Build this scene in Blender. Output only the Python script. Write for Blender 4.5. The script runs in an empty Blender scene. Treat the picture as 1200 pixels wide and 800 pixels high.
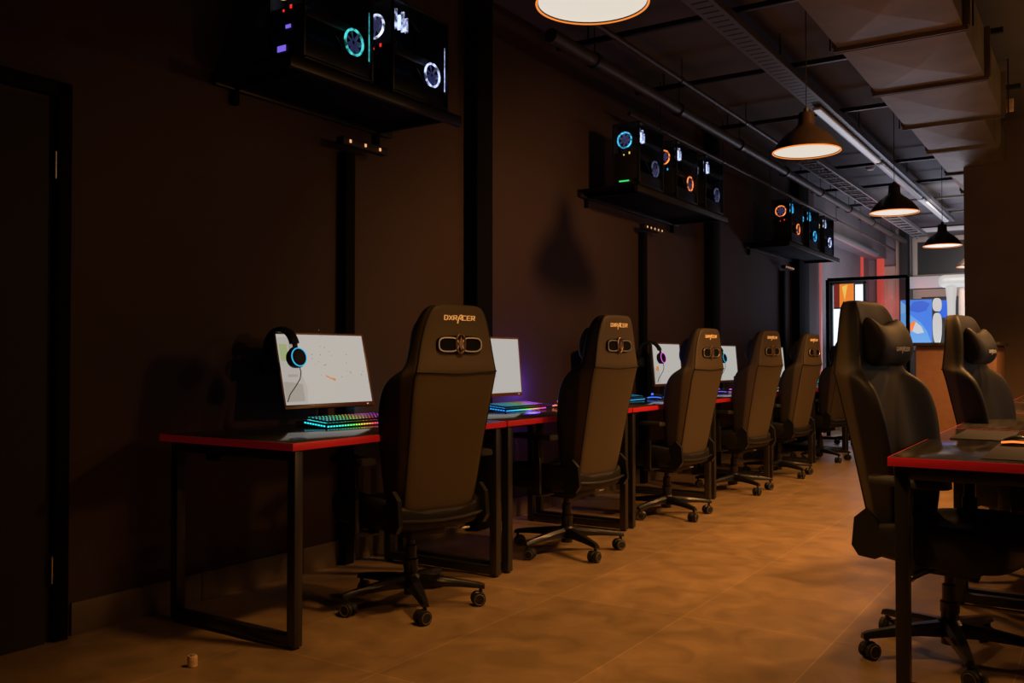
import bpy, bmesh, math, random
from mathutils import Vector, Matrix
random.seed(7)
C = bpy.context.scene
COL = C.collection
R = math.radians
PI = math.pi

# ------------------------------------------------------------------ materials
def nodes_of(m):
    m.use_nodes = True
    return m.node_tree.nodes, m.node_tree.links

def pbr(name, col, rough=.5, metal=0., noise=0., nscale=20., bump=0., coat=0., spec=None, emis=None, estr=0.):
    m = bpy.data.materials.new(name)
    n, l = nodes_of(m)
    b = n['Principled BSDF']
    b.inputs['Base Color'].default_value = (*col, 1)
    b.inputs['Roughness'].default_value = rough
    b.inputs['Metallic'].default_value = metal
    if coat: b.inputs['Coat Weight'].default_value = coat
    if spec is not None: b.inputs['Specular IOR Level'].default_value = spec
    if emis:
        b.inputs['Emission Color'].default_value = (*emis, 1)
        b.inputs['Emission Strength'].default_value = estr
    if noise or bump:
        tc = n.new('ShaderNodeTexCoord'); nz = n.new('ShaderNodeTexNoise')
        nz.inputs['Scale'].default_value = nscale; nz.inputs['Detail'].default_value = 5
        l.new(tc.outputs['Object'], nz.inputs['Vector'])
        if noise:
            cr = n.new('ShaderNodeValToRGB')
            cr.color_ramp.elements[0].position = .3; cr.color_ramp.elements[1].position = .7
            cr.color_ramp.elements[0].color = (*[c*(1-noise) for c in col], 1)
            cr.color_ramp.elements[1].color = (*[min(1, c*(1+noise)) for c in col], 1)
            l.new(nz.outputs['Fac'], cr.inputs['Fac']); l.new(cr.outputs['Color'], b.inputs['Base Color'])
        if bump:
            bp = n.new('ShaderNodeBump'); bp.inputs['Strength'].default_value = bump; bp.inputs['Distance'].default_value = .004
            l.new(nz.outputs['Fac'], bp.inputs['Height']); l.new(bp.outputs['Normal'], b.inputs['Normal'])
    return m

def emi(name, col, s=1., patchy=False):
    m = bpy.data.materials.new(name)
    n, l = nodes_of(m)
    b = n['Principled BSDF']
    b.inputs['Base Color'].default_value = (*[c*.1 for c in col], 1)
    b.inputs['Roughness'].default_value = .4
    b.inputs['Emission Color'].default_value = (*col, 1)
    b.inputs['Emission Strength'].default_value = s
    if patchy:
        tc = n.new('ShaderNodeTexCoord'); nz = n.new('ShaderNodeTexNoise'); nz.inputs['Scale'].default_value = 34; nz.inputs['Detail'].default_value = 2
        mr = n.new('ShaderNodeMapRange'); mr.inputs['From Min'].default_value = .38; mr.inputs['From Max'].default_value = .62
        mr.inputs['To Min'].default_value = .08*s; mr.inputs['To Max'].default_value = 1.7*s
        l.new(tc.outputs['Object'], nz.inputs['Vector']); l.new(nz.outputs['Fac'], mr.inputs['Value']); l.new(mr.outputs[0], b.inputs['Emission Strength'])
    return m

def ramp_emi(name, axis, lo, hi, stops, s=1.):
    """emission whose hue runs along one object axis"""
    m = bpy.data.materials.new(name)
    n, l = nodes_of(m)
    b = n['Principled BSDF']; b.inputs['Base Color'].default_value = (.01, .01, .01, 1)
    tc = n.new('ShaderNodeTexCoord'); sp = n.new('ShaderNodeSeparateXYZ'); mr = n.new('ShaderNodeMapRange')
    mr.inputs['From Min'].default_value = lo; mr.inputs['From Max'].default_value = hi
    cr = n.new('ShaderNodeValToRGB')
    e = cr.color_ramp.elements
    while len(e) < len(stops): e.new(.5)
    for i, (p, c) in enumerate(stops):
        e[i].position = p; e[i].color = (*c, 1)
    l.new(tc.outputs['Object'], sp.inputs[0]); l.new(sp.outputs[axis], mr.inputs['Value'])
    l.new(mr.outputs[0], cr.inputs['Fac']); l.new(cr.outputs['Color'], b.inputs['Emission Color'])
    b.inputs['Emission Strength'].default_value = s
    return m

def glass_mat(name, tint=(.6, .65, .7), alpha=.25, rough=.05):
    m = bpy.data.materials.new(name)
    n, l = nodes_of(m)
    out = n['Material Output']
    tr = n.new('ShaderNodeBsdfTransparent'); tr.inputs['Color'].default_value = (*tint, 1)
    gl = n.new('ShaderNodeBsdfGlossy'); gl.inputs['Roughness'].default_value = rough
    gl.inputs['Color'].default_value = (.25, .28, .32, 1)
    mx = n.new('ShaderNodeMixShader'); mx.inputs['Fac'].default_value = alpha
    l.new(tr.outputs[0], mx.inputs[1]); l.new(gl.outputs[0], mx.inputs[2]); l.new(mx.outputs[0], out.inputs['Surface'])
    return m

def tile_mat():
    m = bpy.data.materials.new('floor_tiles')
    n, l = nodes_of(m)
    b = n['Principled BSDF']
    tc = n.new('ShaderNodeTexCoord'); mp = n.new('ShaderNodeMapping')
    mp.inputs['Location'].default_value = (2.66+.6*5, .06, 0)
    l.new(tc.outputs['Object'], mp.inputs['Vector'])
    br = n.new('ShaderNodeTexBrick'); br.offset = 0; br.squash = 1
    br.inputs['Scale'].default_value = 1; br.inputs['Brick Width'].default_value = .6; br.inputs['Row Height'].default_value = 1.2
    br.inputs['Mortar Size'].default_value = .0022; br.inputs['Mortar Smooth'].default_value = .2
    br.inputs['Color1'].default_value = (0.282, 0.190, 0.096, 1); br.inputs['Color2'].default_value = (0.336, 0.223, 0.113, 1)
    br.inputs['Mortar'].default_value = (.48, .34, .19, 1)
    l.new(mp.outputs[0], br.inputs['Vector'])
    nz = n.new('ShaderNodeTexNoise'); nz.inputs['Scale'].default_value = 5.5; nz.inputs['Detail'].default_value = 11; nz.inputs['Roughness'].default_value = .62
    nz.inputs['Distortion'].default_value = .8
    l.new(tc.outputs['Object'], nz.inputs['Vector'])
    cr = n.new('ShaderNodeValToRGB'); cr.color_ramp.elements[0].position = .32; cr.color_ramp.elements[1].position = .72
    cr.color_ramp.elements[0].color = (.70, .68, .64, 1); cr.color_ramp.elements[1].color = (1.25, 1.2, 1.12, 1)
    l.new(nz.outputs['Fac'], cr.inputs['Fac'])
    mu = n.new('ShaderNodeMix'); mu.data_type = 'RGBA'; mu.blend_type = 'MULTIPLY'; mu.inputs['Factor'].default_value = 1
    l.new(br.outputs['Color'], mu.inputs['A']); l.new(cr.outputs['Color'], mu.inputs['B'])
    l.new(mu.outputs['Result'], b.inputs['Base Color'])
    r2 = n.new('ShaderNodeMapRange'); r2.inputs['To Min'].default_value = .27; r2.inputs['To Max'].default_value = .50
    l.new(nz.outputs['Fac'], r2.inputs['Value']); l.new(r2.outputs[0], b.inputs['Roughness'])
    b.inputs['Specular IOR Level'].default_value = .45
    bp = n.new('ShaderNodeBump'); bp.inputs['Strength'].default_value = .25; bp.inputs['Distance'].default_value = .002
    iv = n.new('ShaderNodeMath'); iv.operation = 'SUBTRACT'; iv.inputs[0].default_value = 1
    l.new(br.outputs['Fac'], iv.inputs[1]); l.new(iv.outputs[0], bp.inputs['Height']); l.new(bp.outputs['Normal'], b.inputs['Normal'])
    return m

def wood_mat():
    m = bpy.data.materials.new('desk_laminate')
    n, l = nodes_of(m)
    b = n['Principled BSDF']
    tc = n.new('ShaderNodeTexCoord'); mp = n.new('ShaderNodeMapping'); mp.inputs['Scale'].default_value = (14, 1.2, 4)
    nz = n.new('ShaderNodeTexNoise'); nz.inputs['Scale'].default_value = 2.4; nz.inputs['Detail'].default_value = 7
    cr = n.new('ShaderNodeValToRGB')
    cr.color_ramp.elements[0].position = .3; cr.color_ramp.elements[0].color = (.030, .026, .022, 1)
    cr.color_ramp.elements[1].position = .75; cr.color_ramp.elements[1].color = (.085, .074, .060, 1)
    l.new(tc.outputs['Object'], mp.inputs[0]); l.new(mp.outputs[0], nz.inputs['Vector']); l.new(nz.outputs['Fac'], cr.inputs['Fac'])
    l.new(cr.outputs[0], b.inputs['Base Color']); b.inputs['Roughness'].default_value = .12
    b.inputs['Specular IOR Level'].default_value = .42
    return m

M = {}
M['wall'] = pbr('wall_paint', (.062, .034, .029), .75, noise=.12, nscale=1.3, bump=.05)
M['wall_dark'] = pbr('dark_wall_paint', (.02, .017, .015), .8, noise=.1, nscale=2)
M['wall_far'] = pbr('far_wall_paint', (.16, .14, .15), .8, noise=.1, nscale=2)
M['ceil'] = pbr('ceiling_paint', (.095, .09, .095), .85, noise=.18, nscale=.9)
M['column'] = pbr('column_plaster', (.13, .085, .05), .8, noise=.15, nscale=2.5)
M['floor'] = tile_mat()
M['skirt'] = pbr('skirting_tile', (.17, .125, .085), .45, noise=.25, nscale=5)
M['wood'] = wood_mat()
M['red'] = pbr('red_edge_band', (.62, .018, .03), .38, emis=(.8, .02, .03), estr=.03)  # slight emission put in to brighten the red edge
M['metal'] = pbr('black_powder_coat', (.014, .013, .012), .38, metal=.0, spec=.6)
M['post'] = pbr('matt_black_metal', (.003, .003, .003), .85, spec=.15)
M['leather'] = pbr('black_leather', (.085, .068, .050), .46, noise=.2, nscale=60, bump=.12, spec=.5)
M['leather2'] = pbr('seat_leather', (.009, .008, .0075), .58, noise=.2, nscale=60, bump=.12, spec=.35)
M['pipe'] = pbr('piping_trim', (.16, .13, .10), .45)
M['plastic'] = pbr('black_plastic', (.014, .014, .015), .32)
M['matte'] = pbr('matte_black_plastic', (.010, .010, .010), .6)
M['chrome'] = pbr('chrome', (.85, .80, .72), .30, metal=1)
def shaded_leather():  # one leather all round; shade is painted on its front and sides
    m = pbr('back_leather_painted_shade', (.10, .072, .042), .55, bump=.12, nscale=60, spec=.35)
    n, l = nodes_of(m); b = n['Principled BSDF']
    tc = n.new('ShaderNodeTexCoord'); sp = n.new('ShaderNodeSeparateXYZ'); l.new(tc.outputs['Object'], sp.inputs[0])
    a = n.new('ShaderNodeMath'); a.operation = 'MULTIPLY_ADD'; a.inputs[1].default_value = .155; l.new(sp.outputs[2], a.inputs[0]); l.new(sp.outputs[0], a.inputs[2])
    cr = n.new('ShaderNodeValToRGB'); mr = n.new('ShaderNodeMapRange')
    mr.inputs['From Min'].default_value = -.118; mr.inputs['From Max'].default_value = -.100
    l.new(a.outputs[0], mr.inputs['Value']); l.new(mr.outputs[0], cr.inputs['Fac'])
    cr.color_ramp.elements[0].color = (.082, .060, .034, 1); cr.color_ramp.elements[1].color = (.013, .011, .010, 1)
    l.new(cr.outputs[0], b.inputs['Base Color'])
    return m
M['backcover'] = shaded_leather()
M['gold'] = pbr('gold_embroidery', (.95, .62, .28), .4, emis=(1, .5, .15), estr=.28)  # emission put in so the gold thread reads bright
M['silver'] = pbr('silver_embroidery', (.65, .62, .62), .5)
M['badge'] = pbr('badge_metal', (.28, .19, .13), .3, metal=.8)
M['screen'] = emi('monitor_screen', (.43, .415, .385), 1.)
M['screen_shade'] = emi('screen_grey_panel', (.30, .28, .25), 1.)
M['screen_mid'] = emi('screen_pale_panel', (.38, .365, .34), 1.)
M['screen_green'] = emi('screen_green_panel', (.28, .34, .16), 1.)
M['screen_orange'] = emi('screen_orange_mark', (.55, .20, .04), 1.)
M['screen_ink'] = emi('screen_specks', (.16, .15, .14), 1.)
M['bezel'] = pbr('monitor_bezel', (.28, .13, .06), .3)  # black bezel; orange lamplight is put into its colour
M['chin'] = pbr('monitor_lower_bezel', (.20, .07, .03), .3)  # black lower bezel, with warm light put into the colour
M['lampshade'] = pbr('lamp_enamel', (.035, .022, .016), .30, metal=.3)
M['lampglow'] = emi('lamp_diffuser', (.74, .68, .58), 1.)
M['lamprim'] = emi('lamp_rim', (.95, .26, .035), 1.)  # dark metal rim; emission stands in for the orange glow on it
M['duct'] = pbr('galvanised_sheet', (.22, .175, .10), .5, metal=.3, noise=.25, nscale=3)
M['tray'] = pbr('galvanised_tray', (.22, .22, .23), .4, metal=.6)
def slot_mat():
    m = pbr('slotted_galvanised_tray', (.22, .22, .23), .4, metal=.6)
    n, l = nodes_of(m); b = n['Principled BSDF']
    tc = n.new('ShaderNodeTexCoord'); sp = n.new('ShaderNodeSeparateXYZ'); l.new(tc.outputs['Object'], sp.inputs[0])
    a = n.new('ShaderNodeMath'); a.operation = 'PINGPONG'; a.inputs[1].default_value = .045; l.new(sp.outputs[1], a.inputs[0])
    c = n.new('ShaderNodeMath'); c.operation = 'LESS_THAN'; c.inputs[1].default_value = .012; l.new(a.outputs[0], c.inputs[0])
    x = n.new('ShaderNodeMath'); x.operation = 'ADD'; x.inputs[1].default_value = 2.0; l.new(sp.outputs[0], x.inputs[0])
    x2 = n.new('ShaderNodeMath'); x2.operation = 'ABSOLUTE'; l.new(x.outputs[0], x2.inputs[0])
    x3 = n.new('ShaderNodeMath'); x3.operation = 'LESS_THAN'; x3.inputs[1].default_value = .055; l.new(x2.outputs[0], x3.inputs[0])
    p = n.new('ShaderNodeMath'); p.operation = 'MULTIPLY'; l.new(c.outputs[0], p.inputs[0]); l.new(x3.outputs[0], p.inputs[1])
    mx = n.new('ShaderNodeMix'); mx.data_type = 'RGBA'; mx.inputs['A'].default_value = (.22, .22, .23, 1); mx.inputs['B'].default_value = (.01, .01, .01, 1)
    l.new(p.outputs[0], mx.inputs['Factor']); l.new(mx.outputs['Result'], b.inputs['Base Color'])
    return m
M['slots'] = slot_mat()
M['tube'] = emi('tray_glare_glow', (.36, .36, .40), 1.)  # weak emission stands in for glare on the tray
M['pipe_metal'] = pbr('painted_pipe', (.045, .038, .034), .45)
M['glass'] = glass_mat('case_glass', (.85, .88, .95), .022)
M['pane'] = glass_mat('window_glass', (.92, .94, .96), .06)
M['cork'] = pbr('cork', (.75, .50, .28), .7, noise=.2, nscale=80)
M['beige'] = pbr('beige_woodwork', (.42, .34, .27), .6, noise=.06, nscale=3)
M['white'] = pbr('white_gloss', (.75, .74, .72), .4)
M['whiteglow'] = emi('lit_white_panel', (.47, .46, .44), 1.)
M['redglow'] = emi('red_lit_jamb', (.50, .055, .04), 1.)  # emission stands in for red light falling on the jambs
M['pinkglow'] = emi('dim_red_lit_jamb', (.32, .075, .07), 1.)  # weaker emission for red light on the nearest jamb
M['daylight'] = emi('daylight_glazing', (.55, .62, .72), 2.4)
M['counter'] = pbr('counter_laminate', (.30, .15, .08), .5, noise=.1)
M['pad'] = pbr('mousepad_cloth', (.018, .014, .014), .8)
for k_, c_ in (('cyan', (.05, .45, .75)), ('teal', (.06, .55, .48)), ('white', (.62, .68, .95)), ('orange', (1., .24, .05)), ('blue', (.08, .22, .95)), ('yellow', (.95, .65, .2)), ('dim', (.05, .06, .09))):
    M['fan_'+k_] = emi('patchy_%s_fan_light' % k_, c_, 1.1, True)
M['blade'] = pbr('lit_fan_blade', (.12, .13, .2), .4, emis=(.07, .07, .22), estr=.3)  # dim emission stands in for fan light caught in the blades
M['rope'] = pbr('black_cable', (.006, .006, .006), .5)
M['board'] = pbr('circuit_board', (.02, .03, .05), .5, metal=.3)
RB = [(0, (.02, .75, .85)), (.22, (.05, .85, .55)), (.38, (.15, .9, .08)), (.52, (.9, .55, .05)), (.66, (.95, .08, .10)), (.82, (.75, .05, .85)), (1, (.22, .12, 1))]
M['rainbow'] = ramp_emi('keyboard_rainbow', 1, 0, .44, RB, 1.3)
RB2 = [(0, (.02, .35, .95)), (.3, (.03, .75, .85)), (.5, (.2, .9, .1)), (.7, (.95, .5, .05)), (.85, (.95, .08, .10)), (1, (.8, .05, .9))]
M['rainbow_blue'] = ramp_emi('keyboard_blue_rainbow', 1, 0, .44, RB2, 1.3)
M['led_cyan'] = emi('cyan_led', (.03, .40, .70), 1.1)
M['led_teal'] = emi('teal_led', (.04, .55, .50), 1.1)
M['led_white'] = emi('white_blue_led', (.60, .68, .95), 1.4)
M['led_violet'] = emi('violet_led', (.20, .12, .75), 1.0)
M['led_magenta'] = emi('magenta_led', (.80, .10, .80), 1.1)
M['led_orange'] = emi('orange_led', (1.0, .22, .04), 1.3)
M['led_red'] = emi('red_led', (.9, .03, .02), 1.)
M['led_green'] = emi('green_led', (.05, .75, .18), 1.)
M['led_yellow'] = emi('yellow_led', (.95, .65, .08), 1.)
M['led_blue'] = emi('blue_led', (.05, .18, .95), 1.2)
M['led_warm'] = emi('warm_pilot_lamp', (1., .45, .18), 1.)

# ------------------------------------------------------------------ mesh builder
class MB:
    def __init__(s): s.bm = bmesh.new()
    def _x(s, verts, mat):
        if mat is not None: bmesh.ops.transform(s.bm, matrix=mat, verts=verts)
    def box(s, c, d, bev=0., rot=None, mat=None, seg=2):
        b = bmesh.new(); bmesh.ops.create_cube(b, size=1)
        bmesh.ops.scale(b, vec=d, verts=b.verts)
        if bev > 0: bmesh.ops.bevel(b, geom=b.edges[:], offset=min(bev, min(d)*.49), segments=seg, profile=.5, affect='EDGES')
        m = Matrix.Translation(c)
        if rot: m = m @ rot
        if mat is not None: m = mat @ m
        bmesh.ops.transform(b, matrix=m, verts=b.verts)
        s._merge(b)
        return s
    def _merge(s, b):
        me = bpy.data.meshes.new('tmp'); b.to_mesh(me); b.free(); s.bm.from_mesh(me); bpy.data.meshes.remove(me)
    def lathe(s, prof, c=(0, 0, 0), n=32, axis='z', mat=None, cap=True):
        vs = []
        b = bmesh.new()
        for r, z in prof:
            vs.append([b.verts.new((r*math.cos(2*PI*k/n), r*math.sin(2*PI*k/n), z)) for k in range(n)])
        for i in range(len(vs)-1):
            for k in range(n):
                b.faces.new((vs[i][k], vs[i][(k+1) % n], vs[i+1][(k+1) % n], vs[i+1][k]))
        if cap:
            if prof[0][0] > 0: b.faces.new(vs[0][::-1])
            if prof[-1][0] > 0: b.faces.new(vs[-1])
        m = Matrix.Translation(c)
        if axis == 'x': m = m @ Matrix.Rotation(PI/2, 4, 'Y')
        if axis == 'y': m = m @ Matrix.Rotation(-PI/2, 4, 'X')
        if mat is not None: m = mat @ m
        bmesh.ops.transform(b, matrix=m, verts=b.verts)
        s._merge(b); return s
    def cyl(s, c, r, h, axis='z', n=24, bev=.0, mat=None):
        bv = min(bev, r*.5, h*.4)
        prof = [(r-bv, -h/2), (r, -h/2+bv), (r, h/2-bv), (r-bv, h/2)] if bv > 0 else [(r, -h/2), (r, h/2)]
        return s.lathe(prof, c, n, axis, mat)
    def torus(s, c, R1, r, axis='z', n=32, k=8, mat=None, a0=0, a1=2*PI, sx=1., sy=1.):
        pts = []
        full = abs(a1-a0-2*PI) < 1e-6
        cnt = n if full else n+1
        for i in range(cnt):
            a = a0+(a1-a0)*i/n
            pts.append(Vector((R1*math.cos(a)*sx, R1*math.sin(a)*sy, 0)))
        m = Matrix.Translation(c)
        if axis == 'x': m = m @ Matrix.Rotation(PI/2, 4, 'Y')
        if axis == 'y': m = m @ Matrix.Rotation(-PI/2, 4, 'X')
        if mat is not None: m = mat @ m
        return s.tube([m @ p for p in pts], r, k, closed=full)
    def tube(s, pts, r, k=8, closed=False):
        pts = [Vector(p) for p in pts]; n = len(pts)
        rs = r if isinstance(r, (list, tuple)) else [r]*n
        up = Vector((0, 0, 1)); rings = []; prev = None
        for i, p in enumerate(pts):
            a = pts[(i-1) % n] if (closed or i > 0) else p
            b = pts[(i+1) % n] if (closed or i < n-1) else p
            t = (b-a).normalized()
            if prev is None:
                ref = up if abs(t.dot(up)) < .9 else Vector((1, 0, 0))
                u = t.cross(ref).normalized()
            else:
                u = (prev - t*prev.dot(t)).normalized()
            prev = u; v = t.cross(u)
            rings.append([s.bm.verts.new(p+(u*math.cos(2*PI*j/k)+v*math.sin(2*PI*j/k))*rs[i]) for j in range(k)])
        m = n if closed else n-1
        for i in range(m):
            A, B = rings[i], rings[(i+1) % n]
            for j in range(k): s.bm.faces.new((A[j], A[(j+1) % k], B[(j+1) % k], B[j]))
        if not closed:
            s.bm.faces.new(rings[0][::-1]); s.bm.faces.new(rings[-1])
        return s
    def sqtube(s, a, b, w, h=None, bev=.002):
        """straight square bar from a to b"""
        a = Vector(a); b = Vector(b); h = h or w
        d = b-a; L = d.length; z = d.normalized()
        ref = Vector((0, 0, 1)) if abs(z.z) < .9 else Vector((1, 0, 0))
        x = ref.cross(z).normalized(); y = z.cross(x)
        m = Matrix((x, y, z)).transposed().to_4x4()
        return s.box((a+b)/2, (w, h, L), bev, rot=m)
    def loft(s, loops, cap=True, closed=True):
        rings = [[s.bm.verts.new(p) for p in lp] for lp in loops]
        n = len(rings[0])
        for i in range(len(rings)-1):
            for j in range(n if closed else n-1):
                s.bm.faces.new((rings[i][j], rings[i][(j+1) % n], rings[i+1][(j+1) % n], rings[i+1][j]))
        if cap:
            s.bm.faces.new(rings[0][::-1]); s.bm.faces.new(rings[-1])
        return s
    def prism(s, pts, off, mat=None):
        """polygon (3D points) extruded by vector off"""
        off = Vector(off)
        a = [Vector(p) for p in pts]; b = [p+off for p in a]
        if mat is not None: a = [mat @ p for p in a]; b = [mat @ p for p in b]
        va = [s.bm.verts.new(p) for p in a]; vb = [s.bm.verts.new(p) for p in b]
        n = len(a)
        s.bm.faces.new(va[::-1]); s.bm.faces.new(vb)
        for i in range(n): s.bm.faces.new((va[i], va[(i+1) % n], vb[(i+1) % n], vb[i]))
        return s
    def build(s, name, mat, parent=None, smooth=True, sub=0, loc=None):
        bmesh.ops.recalc_face_normals(s.bm, faces=s.bm.faces[:])
        me = bpy.data.meshes.new(name); s.bm.to_mesh(me); s.bm.free()
        me.materials.append(mat)
        if smooth:
            me.polygons.foreach_set('use_smooth', [True]*len(me.polygons))
            if not sub: me.set_sharp_from_angle(angle=R(38))
        o = bpy.data.objects.new(name, me); COL.objects.link(o)
        if parent: o.parent = parent
        if loc: o.location = loc
        if sub:
            md = o.modifiers.new('sub', 'SUBSURF'); md.levels = sub; md.render_levels = sub
        return o

def tag(o, label, cat, group=None, kind=None):
    if label: o['label'] = label
    if cat: o['category'] = cat
    if group: o['group'] = group
    if kind: o['kind'] = kind
    return o
def empty(name, loc=(0, 0, 0), rz=0., label=None, cat=None, group=None):
    o = bpy.data.objects.new(name, None); COL.objects.link(o)
    o.empty_display_size = .1
    o.location = loc; o.rotation_euler = (0, 0, rz)
    return tag(o, label, cat, group)
def kids(o): return [c for c in bpy.data.objects if c.parent == o]
def copy_tree(o, parent=None):
    c = o.copy(); COL.objects.link(c)
    if parent: c.parent = parent
    for ch in kids(o): copy_tree(ch, c)
    return c
def struct(o): o['kind'] = 'structure'; return o

# ------------------------------------------------------------------ room shell
WX = -3.32        # left wall plane
CZ = 3.38         # ceiling height
YF = 17.6         # far wall
struct(MB().box((0, 7, -.05), (8.2, 22, .1)).build('floor', M['floor']))
struct(MB().box((0, 7, CZ+.05), (8.2, 22, .1)).build('ceiling', M['ceil']))
struct(MB().box((WX-.1, 4.82, CZ/2), (.2, 16.24, CZ)).build('wall_left', M['wall']))       # y -3.3 .. 12.7
struct(MB().box((3.7, 7, CZ/2), (.2, 22, CZ)).build('wall_right', M['wall']))
struct(MB().box((0, -3.4, CZ/2), (8.2, .2, CZ)).build('wall_back', M['wall_dark']))
struct(MB().box((0, YF+.1, CZ/2), (8.2, .2, CZ)).build('wall_far', M['wall_far']))
struct(MB().box((-3.72, 15.2, CZ/2), (.2, 5.2, CZ)).build('wall_left_recess', M['wall_far']))
struct(MB().box((-3.47, 15.15, 3.12), (.30, 4.9, .52)).build('trim_1', M['wall_far']))           # soffit over the recess
struct(MB().box((-.42, 11.3, CZ/2), (1.5, 2.4, CZ)).build('wall_column', M['column']))
# skirting of floor tiles set upright
mb = MB()
y = 2.02
while y < 12.6:
    mb.box((WX+.006, y+.298, .062), (.012, .596, .124), .0015); y += .6
struct(mb.build('baseboard_left', M['skirt']))

# door leaf at the left edge of view
d = struct(MB().box((WX+.006, 1.44, 1.01), (.03, .94, 2.02), .003).build('door_1', M['wall_dark']))
f = MB()
f.box((WX+.012, 1.965, 1.045), (.05, .055, 2.09), .004); f.box((WX+.012, .925, 1.045), (.05, .055, 2.09), .004)
f.box((WX+.012, 1.445, 2.07), (.05, 1.09, .055), .004)
struct(f.build('trim_2', M['post']))
for z in (.27, 1.78):
    MB().cyl((WX+.030, 1.930, z), .0045, .105, n=12, bev=.002).build('door_hinge', M['chrome'], d)
MB().cyl((WX+.06, 1.06, 1.0), .011, .05, 'x', 12).cyl((WX+.085, 1.12, 1.0), .009, .13, 'y', 12).build('door_handle', M['chrome'], d)

# ------------------------------------------------------------------ desks
def make_desk(L=1.395, D=.76):
    """local: x=0 front edge, going to -D at the wall; y 0..L"""
    t = empty('gaming_desk')
    zt = .75
    MB().box((-D/2, L/2, zt-.0125), (D-.006, L-.006, .0250), .001).build('desk_top', M['wood'], t)
    e = MB()
    e.box((-.0015, L/2, zt-.0140), (.004, L, .0278), .0006); e.box((-D+.0015, L/2, zt-.0140), (.004, L, .0278), .0006)
    e.box((-D/2, .0015, zt-.0140), (D, .004, .0278), .0006); e.box((-D/2, L-.0015, zt-.0140), (D, .004, .0278), .0006)
    e.build('edge_band', M['red'], t)
    for y in (.045, L-.045):
        for x in (-.035, -D+.06):
            MB().box((x, y, (zt-.028)/2+.004), (.04, .04, zt-.036), .002).build('leg', M['metal'], t)
        for zz in (.030, zt-.05): MB().box(((-.035-D+.06)/2, y, zz), (D-.135, .038, .038), .002).build('leg_rail', M['metal'], t)
        for x in (-.035, -D+.06): MB().cyl((x, y, .003), .016, .006, n=16).build('leveling_foot', M['matte'], t)
    MB().box((-D+.06, L/2, zt-.06), (.03, L-.13, .04), .002).build('back_rail', M['metal'], t)
    tr = MB().box((-D+.11, L/2, zt-.115), (.09, L-.35, .004)).box((-D+.155, L/2, zt-.095), (.003, L-.35, .04)).box((-D+.065, L/2, zt-.095), (.003, L-.35, .04))
    tr.build('cable_tray', M['metal'], t)
    return t

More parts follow.
